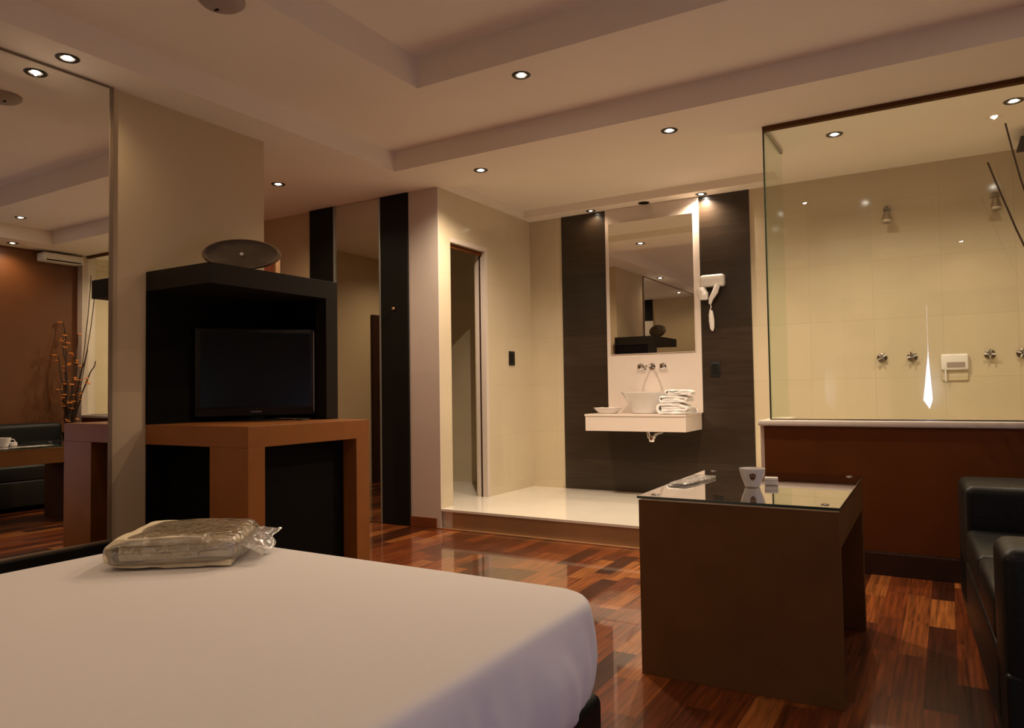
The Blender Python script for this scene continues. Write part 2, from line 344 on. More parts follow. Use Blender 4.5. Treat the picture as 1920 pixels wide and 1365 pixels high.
# window behind the camera, curtains almost closed
wn = bpy.data.objects.new('window_1', None); COL.objects.link(wn); wn['kind'] = 'structure'
bm = B(); box(bm, -0.95, 0.60, YR + .001, YR + .012, 0.80, 2.10); struct('window_pane', bm, 'daylight', wn)
bm = B()
for a in (-0.99, 0.60): box(bm, a, a + .04, YR + .001, YR + .03, 0.76, 2.14)
for a in (0.76, 2.10): box(bm, -0.99, 0.64, YR + .001, YR + .03, a, a + .04)
struct('window_frame', bm, 'alu', wn)
def curtain(xa, xb, side, label):
    """pleated drape; its inner edge leans so that a wedge of daylight is left"""
    t = thing('curtain', label, 'curtain', (0, YR + .06, 0), 0, 'curtains of the rear window')
    bm = B(); N, Mz = 60, 20; g = []
    for j in range(Mz + 1):
        z = 0.05 + 2.2 * j / Mz; row = []
        k = max(0.0, min(1.0, (z - 0.93) / (1.52 - 0.93)))
        inner = (-0.255 + k * 0.067) if side < 0 else (-0.155 - k * 0.032)
        if z < 0.9: inner = -0.19
        for i in range(N + 1):
            u = i / N; x = xa + (inner - xa) * u if side < 0 else inner + (xb - inner) * u
            row.append(bm.verts.new((x, 0.022 * math.sin(u * 46), z)))
        g.append(row)
    for j in range(Mz):
        for i in range(N): bm.faces.new((g[j][i], g[j][i + 1], g[j + 1][i + 1], g[j + 1][i]))
    o = obj('drape', bm, 'curtain', t, smooth=True); so = o.modifiers.new('s', 'SOLIDIFY'); so.thickness = .004
    bm = B(); tube(bm, [(xa if side < 0 else -0.19, 0, 2.27), (-0.19 if side < 0 else xb, 0, 2.27)], .012); obj('curtain_rod', bm, 'alu', t)
curtain(-1.15, 0, -1, 'dark pleated curtain on the bed side of the rear window')
curtain(0, 0.80, 1, 'dark pleated curtain on the sofa side of the rear window')

# ================================================================= CEILING LAMPS
def downlight(x, y, z, label, power=LAMP_W, dim=False, r=0.055, name='ceiling_spotlight', seen=True, size=150, col=WARM):
    t = thing(name, label, 'ceiling light', (x, y, z), 0, 'recessed ceiling spotlights')
    bm = B(); lathe(bm, [(r * .58, 0.004), (r * .62, -0.004), (r * .9, -0.006), (r, -0.002), (r, 0.004)], 40); obj('ring', bm, 'ring', t, smooth=True)
    bm = B(); lathe(bm, [(r * .60, -0.001), (r * .60, 0.0035)], 32); lathe(bm, [(0, 0.003), (r * .60, 0.003)], 32); obj('cup', bm, 'ring', t, smooth=True)
    k = .26 if dim else .38
    bm = B(); lathe(bm, [(0, -0.005), (r * k * .7, -0.004), (r * k, -0.001), (r * k, 0.002)], 24); obj('bulb', bm, 'bulb_dim' if dim else 'bulb', t, smooth=True)
    L = bpy.data.lights.new('spot', 'SPOT'); L.energy = power; L.color = col; L.spot_size = math.radians(size); L.spot_blend = 1.0; L.shadow_soft_size = 0.006
    lo = bpy.data.objects.new('spot', L); COL.objects.link(lo); lo.parent = t; lo.location = (0, 0, -0.012)
    return t
downlight(-3.735, 1.957, ZC, 'black-ringed ceiling spotlight right beside the top of the big mirror', power=LAMP_W * .36)
downlight(-2.09, 3.66, Z1, 'black-ringed spotlight alone on the upper ceiling between two ceiling steps', power=LAMP_W * .8)
downlight(-4.60, 4.06, ZC, 'small spotlight over the hall behind the black television cabinet', power=LAMP_W * .7)
downlight(-3.03, 4.655, ZC, 'spotlight in front of the doorway on the lower ceiling', power=LAMP_W * 3.0, col=COOL)
downlight(-1.52, 4.62, ZC, 'spotlight on the lower ceiling in front of the basin wall', power=LAMP_W * 3.0, col=COOL)
downlight(-0.60, 5.31, ZC, 'spotlight seen through the shower glass', power=LAMP_W * 1.6, col=COOL)
downlight(0.40, 5.28, ZC, 'spotlight over the shower at the frame edge, next to the black rain shower head', power=LAMP_W * 1.15, col=COOL)
downlight(-2.86, 6.305, ZC, 'dim spotlight above the dark tile strip beside the doorway side', power=LAMP_W * .1, dim=True, r=.045)
downlight(-1.80, 6.305, ZC, 'bright spotlight above the hair dryer', power=LAMP_W * .95, r=.05, col=COOL)
downlight(0.34, 3.80, Z1, 'spotlight over the sofa, upper of the two seen in the big mirror', power=LAMP_W * .35)
downlight(0.98, 4.02, ZC, 'spotlight close to the red-brown wall, lower of two seen in the mirror', power=LAMP_W * .35)
for k, (x, y, z, wt) in enumerate(((-3.735, 0.1, ZC, .3), (-1.3, 1.2, Z2, .65), (-2.5, -0.35, ZC, .4), (0.2, -0.35, ZC, .3), (0.95, 1.4, ZC, .2), (-5.3, 2.6, ZC, 1.2))):  # extra spots added out of view as fill light
    downlight(x, y, z, ['spotlight over the head side of the bed by the mirror', 'spotlight in the highest ceiling recess above the bed', 'spotlight by the rear wall behind the bed', 'spotlight in front of the curtained window', 'spotlight over the near arm of the sofa', 'spotlight in the hall in front of the entrance door'][k], power=LAMP_W * wt)
o = B(); lathe(o, [(0, -0.004), (.03, -0.004), (.042, -0.003), (.045, 0.002)], 32)
bm = B(); tg = thing('ceiling_vent', 'small black unlit round fitting above the basin mirror', 'ceiling fitting', (-2.33, 6.305, ZC)); obj('grille', o, 'blackmatte', tg, smooth=True)
lathe(bm, [(.042, 0.003), (.044, -0.005), (.052, -0.004), (.054, 0.003)], 32); obj('ring', bm, 'ring', tg, smooth=True)
t = thing('smoke_detector', 'round grey dome fixed on the upper ceiling above the bed', 'smoke detector', (-2.86, 2.19, Z1))
bm = B(); lathe(bm, [(.105, 0.002), (.105, -.012), (.09, -.026), (.06, -.038), (0, -.042)], 40); obj('dome', bm, 'detector', t, smooth=True)
bm = B(); box(bm, -.045, -.02, -.006, .006, -.045, -.036, bev=.002); obj('sensor_slot', bm, 'black', t)

# ================================================================= BIG MIRROR
t = thing('wall_mirror', 'huge mirror covering the wall beside the bed up to the ceiling', 'mirror', (XW, 0, 0))
bm = B(); box(bm, 0.002, 0.012, YR, 2.262, 0.344, ZC - .004); obj('mirror_glass', bm, 'mirror', t)
bm = B(); box(bm, 0.001, 0.016, 2.262, 2.282, 0.344, ZC - .002); box(bm, 0.012, 0.016, YR, 2.262, ZC - .012, ZC - .002); box(bm, 0.012, 0.03, YR, 2.28, 0.344, 0.352); obj('edge_trim', bm, 'trimbrown', t)

# ================================================================= HALL PANELS
def strip(x0, x1, label):
    t = thing('black_wall_panel', label, 'wall panel', ((x0 + x1) / 2, YS, 0), 0, 'tall black panels of the hall wall')
    h = (x1 - x0) / 2
    bm = B(); box(bm, -h, h, -.03, -.001, 0.004, ZC - .002, bev=.002); obj('board', bm, 'black', t); return t
strip(-5.045, -4.745, 'narrow black full-height panel behind the television cabinet')
s2 = strip(-4.185, -3.892, 'black full-height panel with a small knob next to the pale corner')
bm = B(); lathe(bm, [(0, .022), (.010, .020), (.013, .010), (.006, .006), (.006, 0)], 20, mtx=T(0, -.03, 1.835) @ RX90); obj('knob', bm, 'gold', s2, smooth=True)
t = thing('wardrobe_mirror', 'tall narrow mirror between the two black hall panels', 'mirror', (-4.465, YS, 0))
bm = B(); box(bm, -.262, .262, -.02, -.001, 0.006, ZC - .004); obj('mirror_glass', bm, 'mirror2', t)
for s in (-1, 1):
    bm = B(); box(bm, s * .270 - .008, s * .270 + .008, -.034, -.001, 0.002, ZC - .003, bev=.002); obj('side_frame', bm, 'alu', t)
# dark entrance door at the hall's end (seen in that mirror)
d = bpy.data.objects.new('door_2', None); COL.objects.link(d); d['kind'] = 'structure'
bm = B(); box(bm, XH, XH + .04, 1.85, 2.72, 0.0, 2.1, bev=.003); struct('door_leaf', bm, 'skirt', d)
bm = B(); lathe(bm, [(0, .05), (.022, .045), (.024, .03), (.01, .02), (.01, 0)], 20, mtx=T(XH + .04, 2.62, 1.02) @ Matrix.Rotation(PI / 2, 4, 'Y')); struct('door_knob', bm, 'chrome', d, smooth=True)
# open orange door leaf behind the wall end
# added window above the sofa, out of view: fill light from a glowing blind
wn = bpy.data.objects.new('window_2', None); COL.objects.link(wn); wn['kind'] = 'structure'
bm = B(); box(bm, XR - .012, XR - .002, 2.15, 3.35, 0.98, 1.85); struct('window_pane', bm, 'blind', wn)
bm = B()
for a in (2.11, 2.73, 3.35): box(bm, XR - .03, XR - .001, a, a + .04, 0.94, 1.89)
for a in (0.94, 1.85): box(bm, XR - .03, XR - .001, 2.11, 3.39, a, a + .04)
struct('window_frame', bm, 'alu', wn)
wn = bpy.data.objects.new('window_3', None); COL.objects.link(wn); wn['kind'] = 'structure'  # low window added out of view to brighten the bed side
bm = B(); box(bm, XR - .012, XR - .002, 0.35, 1.75, 0.14, 0.86); struct('window_pane', bm, 'blind2', wn)
bm = B()
for a in (0.31, 1.03, 1.75): box(bm, XR - .03, XR - .001, a, a + .04, 0.10, 0.90)
for a in (0.10, 0.86): box(bm, XR - .03, XR - .001, 0.31, 1.79, a, a + .04)
struct('window_frame', bm, 'alu', wn)
t = thing('open_door', 'orange wooden door edge with a pale metal bar behind the oval disc', 'door', (-4.40, 3.6, 0))
bm = B(); box(bm, -.33, .30, -.02, .02, 0.01, 2.115, bev=.003); obj('leaf', bm, 'orange', t)
bm = B(); box(bm, .300, .316, -.022, .022, 0.01, 2.15, bev=.003); obj('metal_edge', bm, 'gold', t)

# ================================================================= TELEVISION CABINET
t = thing('media_cabinet', 'orange-brown open cabinet base carrying the black television box', 'cabinet', (XW, 2.48, 0))
WB, LB, HB = 0.865, 0.897, 0.958
bm = B(); box(bm, 0.005, WB, 0, LB, HB - .11, HB, bev=.002); obj('top', bm, 'lam_orange', t)
bm = B(); box(bm, WB - .30, WB, 0, .107, 0, HB - .11, bev=.002); obj('leg', bm, 'lam_orange', t)
bm = B(); box(bm, WB - .30, WB, LB - .112, LB, 0, HB - .11, bev=.002); obj('leg', bm, 'lam_orange', t)
bm = B(); box(bm, 0.008, WB - .10, .13, LB - .12, 0.01, HB - .112); obj('inner_box', bm, 'blackmatte', t)
bm = B(); box(bm, 0.003, .02, .002, LB, 0.0, HB - .112); obj('side_panel', bm, 'blackmatte', t)
t = thing('television_box', 'black open-cornered box holding the television on the wooden base', 'cabinet', (XW, 2.48, HB + .001))
WU, LU, HU = 0.57, 0.937, 0.868
bm = B(); box(bm, 0.004, WU, 0, LU, HU - .112, HU, bev=.002); obj('top', bm, 'blackbox', t)
bm = B(); box(bm, WU - .09, WU, LU - .10, LU, 0.0, HU - .112, bev=.002); obj('post', bm, 'blackbox', t)
bm = B(); box(bm, .004, .022, .0, LU, 0.0, HU - .112); obj('side_panel', bm, 'blackmatte', t)
bm = B(); box(bm, .022, WU - .09, LU - .03, LU - .01, 0.0, HU - .112); obj('back_panel', bm, 'blackmatte', t)
# television
tv = thing('television', 'flat black television standing inside the black box', 'television', (-3.635, 3.035, HB + .001), math.atan2(.55, .43))
bm = B(); box(bm, -.35, .35, 0, .045, 0.03, .565, bev=.008); obj('housing', bm, 'switch', tv, smooth=True)
bm = B(); box(bm, -.318, .318, -.004, .001, 0.085, .54); obj('screen', bm, 'screen', tv)
bm = B(); box(bm, -.346, .346, -.002, .002, 0.034, .078, bev=.001); obj('lower_bezel', bm, 'blackbox', tv)
bm = B()
for i in range(5): box(bm, -.03 + i * .0125, -.022 + i * .0125, -.0035, -.002, .052, .060)
obj('maker_badge', bm, 'steel', tv)
bm = B(); box(bm, .338, .343, -.003, .0, 0.05, .55); obj('edge_highlight_strip', bm, 'detector', tv)
bm = B(); lathe(bm, [(0, .012), (.10, .010), (.11, .003), (.11, 0)], 32, sx=1.4, sy=.8, mtx=T(0, .03, 0)); box(bm, -.04, .04, .01, .04, .008, .04); obj('stand', bm, 'black', tv, smooth=True)
cb = [(-3.42 + .03 * math.sin(a * 1.7) + .01 * a, 3.10 + .012 * a + .025 * math.cos(a * 2.3), HB + .006 + .0015 * math.sin(a)) for a in [i * .25 for i in range(22)]]
bm = B(); tube(bm, cb, .0035, 8); tag(obj('cable', bm, 'switch', None, smooth=True), 'thin black cable curled beside the television', 'cable')
# oval disc on the box
t = thing('oval_disc', 'brown oval disc with a white centre dot on small feet on the black box', 'ornament', (-3.50, 2.82, HB + HU + .001), math.atan2(.66, .75))
EM = T(0, 0, .108) @ RX90
bm = B(); lathe(bm, [(0, -.018), (.18, -.016), (.208, -.010), (.22, 0), (.218, .014), (.204, .020), (.195, .015), (.10, .012), (0, .012)], 64, sx=1, sy=.40, mtx=EM); obj('disc', bm, 'disc', t, smooth=True)
bm = B(); lathe(bm, [(.195, .0155), (.207, .026), (.219, .018), (.221, .004)], 64, sx=1, sy=.40, mtx=EM); obj('rim', bm, 'disc_rim', t, smooth=True)
bm = B(); lathe(bm, [(0, .021), (.009, .020), (.011, .011)], 20, mtx=EM); obj('centre_dot', bm, 'plastic', t, smooth=True)
bm = B()
for s in (-1, 1): tube(bm, [(.03 * s + .02, 0, .032), (.045 * s + .02, -.02, .004)], .004); tube(bm, [(.03 * s + .02, 0, .032), (.045 * s + .02, .03, .004)], .004)
box(bm, -.03, .07, -.035, .035, 0, .004, bev=.0015); obj('feet', bm, 'chrome', t, smooth=True)

# ================================================================= BED
bx0, bx1, by0, by1, bz = -2.925, -0.925, 0.02, 2.09, 0.50
bed = thing('bed', 'wide bed covered with a smooth white sheet beside the big mirror', 'bed', ((bx0 + bx1) / 2, (by0 + by1) / 2, 0))
hx, hy = (bx1 - bx0) / 2, (by1 - by0) / 2
def rrect(hx, hy, r, n=10):
    pts = []
    for cx, cy, a0 in ((hx - r, hy - r, 0), (-(hx - r), hy - r, PI / 2), (-(hx - r), -(hy - r), PI), (hx - r, -(hy - r), 1.5 * PI)):
        for i in range(n + 1):
            a = a0 + PI / 2 * i / n; pts.append((cx + r * math.cos(a), cy + r * math.sin(a), math.cos(a), math.sin(a)))
    out = []
    for i, p in enumerate(pts):
        q = pts[(i + 1) % len(pts)]; out.append(p)
        d = math.hypot(q[0] - p[0], q[1] - p[1])
        if d > .1:
            k = int(d / .02)
            for j in range(1, k): u = j / k; out.append((p[0] + (q[0] - p[0]) * u, p[1] + (q[1] - p[1]) * u, p[2], p[3]))
    return out
ol = rrect(hx, hy, .15, 16)
prof = [(-.060, .500), (-.040, .4995), (-.022, .497), (-.010, .492), (-.001, .483), (.005, .468), (.010, .440), (.014, .40), (.016, .36), (.016, .32), (.012, .28), (.004, .24), (-.010, .20), (-.03, .175), (-.05, .17)]
bm = B(); rings = []
s = 0.0
prof = [q for a, b in zip(prof, prof[1:]) for q in (a, ((a[0] + b[0]) / 2, (a[1] + b[1]) / 2))] + [prof[-1]]
for (dd, z) in prof:
    ring = []
    for i, (x, y, nx, ny) in enumerate(ol):
        dep = max(0, min(1, (bz - .03 - z) / .13)); a = i * .02
        wr = (noise.noise(Vector((x * 5.5, y * 5.5, z * .9))) * .028 + (1 - abs(noise.noise(Vector((x * 9 + 4 + z * 1.5, y * 9 + z * 2.5, z * .8 + 7)))) * 2.2) * .022 + noise.noise(Vector((x * 26 + z * 5, y * 26, z * 3))) * .004) * dep
        ring.append(bm.verts.new((x + nx * (dd + wr), y + ny * (dd + wr), z)))
    rings.append(ring)
for a, b in zip(rings, rings[1:]):
    for i in range(len(a)): j = (i + 1) % len(a); bm.faces.new((a[i], a[j], b[j], b[i]))
prev = rings[0]
for f in (.9, .75, .55, .35, .15, .05):
    cur = []
    for (x, y, nx, ny) in ol:
        px, py = (x - nx * .06) * f, (y - ny * .06) * f
        cur.append(bm.verts.new((px, py, .500 + .004 * (1 - f) + .003 * noise.noise(Vector((px * 2, py * 2, 1))))))
    for i in range(len(cur)): j = (i + 1) % len(cur); bm.faces.new((prev[i], cur[i], cur[j], prev[j]))
    prev = cur
bm.faces.new(prev)
obj('sheet', bm, 'sheet', bed, smooth=True, auto=False)
bm = B(); box(bm, -hx + .02, hx - .002, -hy + .02, hy - .02, .06, .20, bev=.03, seg=4); obj('bed_frame', bm, 'leather', bed, smooth=True)
for sx in (-1, 1):
    for sy in (-1, 1):
        bm = B(); box(bm, sx * (hx - .12) - .04, sx * (hx - .12) + .04, sy * (hy - .12) - .04, sy * (hy - .12) + .04, 0, .065, bev=.004); obj('foot', bm, 'black', bed)

# folded cloth ribbon
def ribbon(bm, path, th, d0, d1, nd=12, amp=.004, seed=0, mtx=None):
    """path: points (s, z); extruded along local y from d0 to d1"""
    P = [Vector((p[0], 0, p[1])) for p in path]; L, R = [], []
    for i, p in enumerate(P):
        t = (P[min(i + 1, len(P) - 1)] - P[max(i - 1, 0)]).normalized(); n = Vector((-t.z, 0, t.x))
        L.append(p + n * th / 2); R.append(p - n * th / 2)
    loop = L + R[::-1]; rings = []
    for k in range(nd + 1):
        y = d0 + (d1 - d0) * k / nd
        e = min(k, nd - k); sh = 1 - .0 * (e == 0)
        rings.append([bm.verts.new((q.x + amp * noise.noise(Vector((q.x * 9, y * 7, seed))), y + (amp * 1.6 * noise.noise(Vector((q.x * 14, q.z * 60, seed + 3))) if e == 0 else 0), q.z + amp * noise.noise(Vector((q.x * 11, y * 9, seed + 9 + round(q.z * 40)))))) for q in loop])
    n = len(loop)
    for a, b in zip(rings, rings[1:]):
        for i in range(n): j = (i + 1) % n; bm.faces.new((a[i], a[j], b[j], b[i]))
    m = len(L)
    for r in (rings[0], rings[-1]):
        for i in range(m - 1): bm.faces.new((r[i], r[i + 1], r[n - 2 - i], r[n - 1 - i]))
    if mtx: bmesh.ops.transform(bm, matrix=mtx, verts=[v for r in rings for v in r])
    return bm
def arc(cx, cz, r, a0, a1, n=7): return [(cx + r * math.cos(a0 + (a1 - a0) * i / n), cz + r * math.sin(a0 + (a1 - a0) * i / n)) for i in range(n + 1)]
def cloth_stack(bm, wd, h, d0, d1, seed, nd=16, amp=.005):
    """outer sheet folded over the left side, hairpin fold closed on the right inside it"""
    th = h * .235; t = th / 2; a, b = -wd / 2 + h / 2, wd / 2 - h * .3; R = h / 2 - t
    w = lambda i, k: .0028 * math.sin(i * 1.1 + seed * 2 + k)
    p = [(b + .012 + (a - b - .012) * i / 14, t + max(0, w(i, 0)) * .3) for i in range(14)]
    p += arc(a, h / 2, R, -PI / 2, -3 * PI / 2, 9)
    p += [(a + (b + .004 - a) * i / 14, h - t + w(i, 1) * .5 - .022 * h / .1 * max(0, i - 10) / 4) for i in range(1, 15)]
    ribbon(bm, p, th, d0, d1, nd, amp, seed)
    z0, z1 = t + h * .262, h - t - h * .262; r2 = (z1 - z0) / 2; e = b + .004
    p = [(a * 1.0 + (e - a * 1.0) * i / 12, z0 + w(i, 2) * .35) for i in range(12)]
    p += arc(e, (z0 + z1) / 2, r2, -PI / 2, PI / 2, 7)
    p += [(e + (a * 1.01 - e) * i / 12, z1 + w(i, 3) * .35) for i in range(1, 13)]
    ribbon(bm, p, th * .92, d0 + .006, d1 - .006, nd, amp * .7, seed + 5)

bag = thing('wrapped_blanket', 'folded cream blanket wrapped in clear plastic lying on the bed', 'blanket', (-2.51, 1.765, bz + .009), math.atan2(.29, .37))
bm = B(); cloth_stack(bm, .455, .104, -.185, .19, 2, 18, .009); obj('folded_blanket', bm, 'blanket', bag, smooth=True)
def wrap(bm, hx, hy, z1, n=5, mtx=None, seed=0, amp=.006, drop=.35, nu=48, nv=26):
    g = []
    for j in range(nv + 1):
        ph = -PI / 2 + PI * j / nv; row = []
        for i in range(nu):
            th = 2 * PI * i / nu
            ce = lambda c, e: math.copysign(abs(c) ** e, c)
            x = hx * ce(math.cos(ph), .35) * ce(math.cos(th), .3); y = hy * ce(math.cos(ph), .35) * ce(math.sin(th), .3); z = z1 / 2 + z1 / 2 * ce(math.sin(ph), .5)
            k = noise.noise(Vector((x * 22, y * 9, z * 18 + seed))) * amp
            if z > .02: z += k * .8
            z -= max(0, (-x - hx * .4) / hx) * z1 * drop * (z / z1)
            row.append(bm.verts.new((x + k, y + k * .6, max(0.0, z))))
        g.append(row)
    for j in range(nv):
        for i in range(nu): q = (i + 1) % nu; bm.faces.new((g[j][i], g[j][q], g[j + 1][q], g[j + 1][i]))
    bm.faces.new(g[0][::-1]); bm.faces.new(g[-1])
    if mtx: bmesh.ops.transform(bm, matrix=mtx, verts=[v for r in g for v in r])
bm = B(); wrap(bm, .242, .205, .116)
obj('plastic_wrap', bm, 'film', bag, smooth=True, auto=False)
bm = B(); g = []   # loose crumpled end of the wrapping
for j in range(13):
    row = []
    for i in range(15):
        u, v = i / 14, j / 12
        x = .225 + .085 * u; y = -.17 + .36 * v + .02 * math.sin(v * 9 + u * 3)
        z = .060 * (1 - u) + .012 + .026 * u * (.5 + .5 * math.sin(v * 11)) + (.05 * u * max(0, v - .72) / .28) + .008 * noise.noise(Vector((u * 6, v * 9, 1)))
        row.append(bm.verts.new((x + .012 * math.sin(v * 14) * u, y, z)))
    g.append(row)
for j in range(12):
    for i in range(14): bm.faces.new((g[j][i], g[j][i + 1], g[j + 1][i + 1], g[j + 1][i]))
obj('loose_wrap_end', bm, 'film2', bag, smooth=True, auto=False)

# ================================================================= TABLE
tb = thing('glass_topped_table', 'brown veneer table with a clear glass top between bed and sofa', 'table', (-0.71, 3.26, 0), math.radians(1.0))
bm = B(); box(bm, -.365, .365, -.50, -.46, 0, .680, bev=.0015); obj('end_panel', bm, 'lam_table', tb)
bm = B(); box(bm, -.365, .365, .44, .50, 0, .680, bev=.0015); obj('end_panel', bm, 'lam_table', tb)
bm = B(); box(bm, -.365, -.335, -.46, .44, .55, .680); box(bm, .335, .365, -.46, .44, .55, .680); box(bm, -.335, .335, -.46, .44, .64, .676); obj('apron', bm, 'lam_table', tb)
bm = B(); box(bm, -.368, .368, -.505, .53, .686, .696, bev=.001); gt = obj('glass_top', bm, 'tglass', tb)
bm = B()
for (a, b_, c, d_) in ((-.3685, .3685, -.5062, -.5045), (-.3685, .3685, .5295, .5312), (-.3692, -.3675, -.5062, .5312), (.3675, .3692, -.5062, .5312)): box(bm, a, b_, c, d_, .6865, .6955)
obj('glass_rim', bm, 'glass_edge', tb)
for sx in (-1, 1):
    for sy in (-1, 1):
        bm = B(); m_ = T(sx * .315, sy * .445 + (.0 if sy < 0 else .02), 0); lathe(bm, [(0, .679), (.013, .679), (.013, .686)], 20, mtx=m_); lathe(bm, [(.014, .6962), (.014, .6985), (.010, .7), (0, .7)], 20, mtx=m_); obj('glass_stud', bm, 'chrome', tb, smooth=True)
# cup
ZT = .6975
t = thing('espresso_cup', 'small white cup with a dark crest standing on the glass table', 'cup', (-.722, 3.19, ZT), math.radians(12))
bm = B(); lathe(bm, [(0, .004), (.026, .004), (.028, 0), (.031, .002), (.033, .012), (.044, .040), (.052, .072), (.0535, .078), (.051, .078), (.047, .066), (.034, .022), (.028, .010), (0, .008)], 48); obj('body', bm, 'ceramic', t, smooth=True)
bm = B(); tube(bm, [(.047 * math.cos(1.9) - 0 + 0, .047 * math.sin(1.9), .062), (-.022, .066, .062), (-.026, .074, .045), (-.02, .062, .028), (.038 * math.cos(1.95), .038 * math.sin(1.95), .026)], .0038, 10); obj('handle', bm, 'ceramic', t, smooth=True)
def on_cup(u, z, off): # u = arc length from the cup's front, z height
    r = (.033 + (z - .012) / .028 * .011 if z < .04 else .044 + (z - .04) / .032 * .008) + off; a = -PI / 2 + .04 + u / .046
    return (r * math.cos(a), r * math.sin(a), z)
shield = [(-.011, .060), (-.0115, .046), (-.008, .036), (0, .030), (.008, .036), (.0115, .046), (.011, .060), (.004, .058), (0, .062), (-.004, .058)]
bm = B(); bm.faces.new([bm.verts.new(on_cup(u, z, .0011)) for u, z in shield]); bmesh.ops.triangulate(bm, faces=bm.faces); obj('crest', bm, 'crest', t)
bm = B()
for poly in ([(-.0065, .056), (-.0065, .044), (-.0035, .044), (-.0035, .056)], [(.0035, .056), (.0035, .044), (.0065, .044), (.0065, .056)], [(-.004, .040), (0, .035), (.004, .040)], [(-.0015, .054), (-.0015, .046), (.0015, .046), (.0015, .054)]):
    bm.faces.new([bm.verts.new(on_cup(u, z, .0017)) for u, z in poly])
obj('crest_mark', bm, 'gold', t)
t = thing('white_box', 'small cream box lying behind the white cup on the table', 'box', (-.665, 3.29, ZT), .15)
bm = B(); box(bm, -.027, .027, -.022, .022, 0, .032, bev=.003); obj('carton', bm, 'plastic', t, smooth=True)
bm = B(); box(bm, -.0275, .0275, -.0225, .0225, .019, .0205); obj('lid_seam', bm, 'lam_step', t)
t = thing('wrapped_napkin', 'crumpled clear-wrapped white packet on the table beside the doorway-side edge', 'napkin', (-1.0, 3.27, ZT), math.radians(84))
bm = B(); box(bm, -.13, .13, -.030, .030, 0.001, .005, bev=.002); obj('paper', bm, 'towel', t, smooth=True)
bm = B(); wrap(bm, .18, .046, .012, seed=4, amp=.005, drop=0); obj('wrapper', bm, 'film', t, smooth=True, auto=False)

# ================================================================= SOFA
so = thing('sofa', 'long black leather sofa along the red-brown wall', 'sofa', (0.03, 4.42, 0), math.radians(2.6))
LS = 1.93
bm = B(); box(bm, 0.0, .98, -LS, 0, .05, .30, bev=.012, seg=3); obj('base', bm, 'leather', so, smooth=True)
bm = B(); box(bm, 0.0, .86, -.46, 0, .06, .65, bev=.04, seg=4); obj('armrest', bm, 'leather', so, smooth=True)
bm = B(); box(bm, 0.0, .98, -LS, -LS + .27, .06, .65, bev=.04, seg=4); obj('armrest', bm, 'leather', so, smooth=True)
for a, b_ in ((-1.063, -.462), (-LS + .272, -1.067)):
    bm = B(); box(bm, 0.0, .72, a, b_, .295, .455, bev=.03, seg=4); obj('seat_cushion', bm, 'leather', so, smooth=True)
bm = B(); box(bm, .72, .98, -LS + .272, 0, .28, .84, bev=.05, seg=4); obj('backrest', bm, 'leather', so, smooth=True)
for x in (.06, .9):
    for y in (-LS + .08, -.08):
        bm = B(); box(bm, x - .025, x + .025, y - .025, y + .025, 0, .055); obj('foot', bm, 'black', so)

# vase of dry branches
va = thing('branch_vase', 'tall dark vase of dry branches with orange blossoms in the corner behind the sofa', 'vase', (.93, 4.60, 0))
bm = B(); lathe(bm, [(0, 0.005), (.075, 0), (.085, .02), (.10, .25), (.085, .50), (.055, .66), (.065, .72), (.06, .72), (.045, .66), (0, .60)], 32); obj('vessel', bm, 'black', va, smooth=True)
rnd = random.Random(5)
tips = [(.22, .05, 2.0, 1.0), (.10, 0, 1.93, .9), (.20, .0, 1.3, .7), (-.28, .06, 1.66, 1), (-.52, .02, 1.52, .8), (-.05, .08, 1.85, .9), (-.63, -.10, 2.46, .45), (-.71, -.10, 2.27, .42), (.12, -.05, 1.6, .9), (-.2, -.05, 1.4, .8)]
for k, (dx, dy, tz, th) in enumerate(tips):
    n = 14; pts = []
    if tz > 2.2: mid = (-.45 if k == 6 else -.48, -.06, 1.45)
    else: mid = (dx * .35, dy * .4, (tz + .7) / 2)
    for i in range(n + 1):
        u = i / n
        x = (1 - u) ** 2 * 0 + 2 * u * (1 - u) * mid[0] + u * u * dx; y = 2 * u * (1 - u) * mid[1] + u * u * dy; z = (1 - u) ** 2 * .55 + 2 * u * (1 - u) * mid[2] + u * u * tz
        j = .012 if tz < 2.2 else .002
        pts.append((x + rnd.uniform(-j, j), y + rnd.uniform(-j, j), z))
    bm = B(); tube(bm, pts, [(.017 * (1 - .6 * i / n)) * th if tz < 2.2 else .0045 for i in range(n + 1)], 7); br = obj('branch', bm, 'twig', va, smooth=True)
    if tz < 2.2:
        bm = B()
        for q in range(7):
            p = Vector(pts[rnd.randint(4, n)]); o2 = Vector((rnd.uniform(-.04, .04), rnd.uniform(-.03, .03), rnd.uniform(-.02, .04)))
            tube(bm, [p, p + o2], .002, 5)
            for a in range(5):
                an = a * 2 * PI / 5; e = p + o2
                lathe(bm, [(0, -.007), (.014, 0), (0, .008)], 6, mtx=T(e.x + .014 * math.cos(an), e.y + .014 * math.sin(an), e.z + .004 * math.sin(a * 2)))
        obj('blossoms', bm, 'blossom', br)
# unit high on the brown wall
t = thing('wall_air_unit', 'slim pale unit high on the red-brown wall, seen in the big mirror', 'air conditioner', (XR, 4.60, 2.69))
bm = B(); box(bm, -.17, -.002, -.23, .22, 0, .10, bev=.02, seg=3); obj('casing', bm, 'plastic', t, smooth=True)
bm = B(); box(bm, -.172, -.14, -.20, .19, .008, .022); obj('outlet_slot', bm, 'black', t)

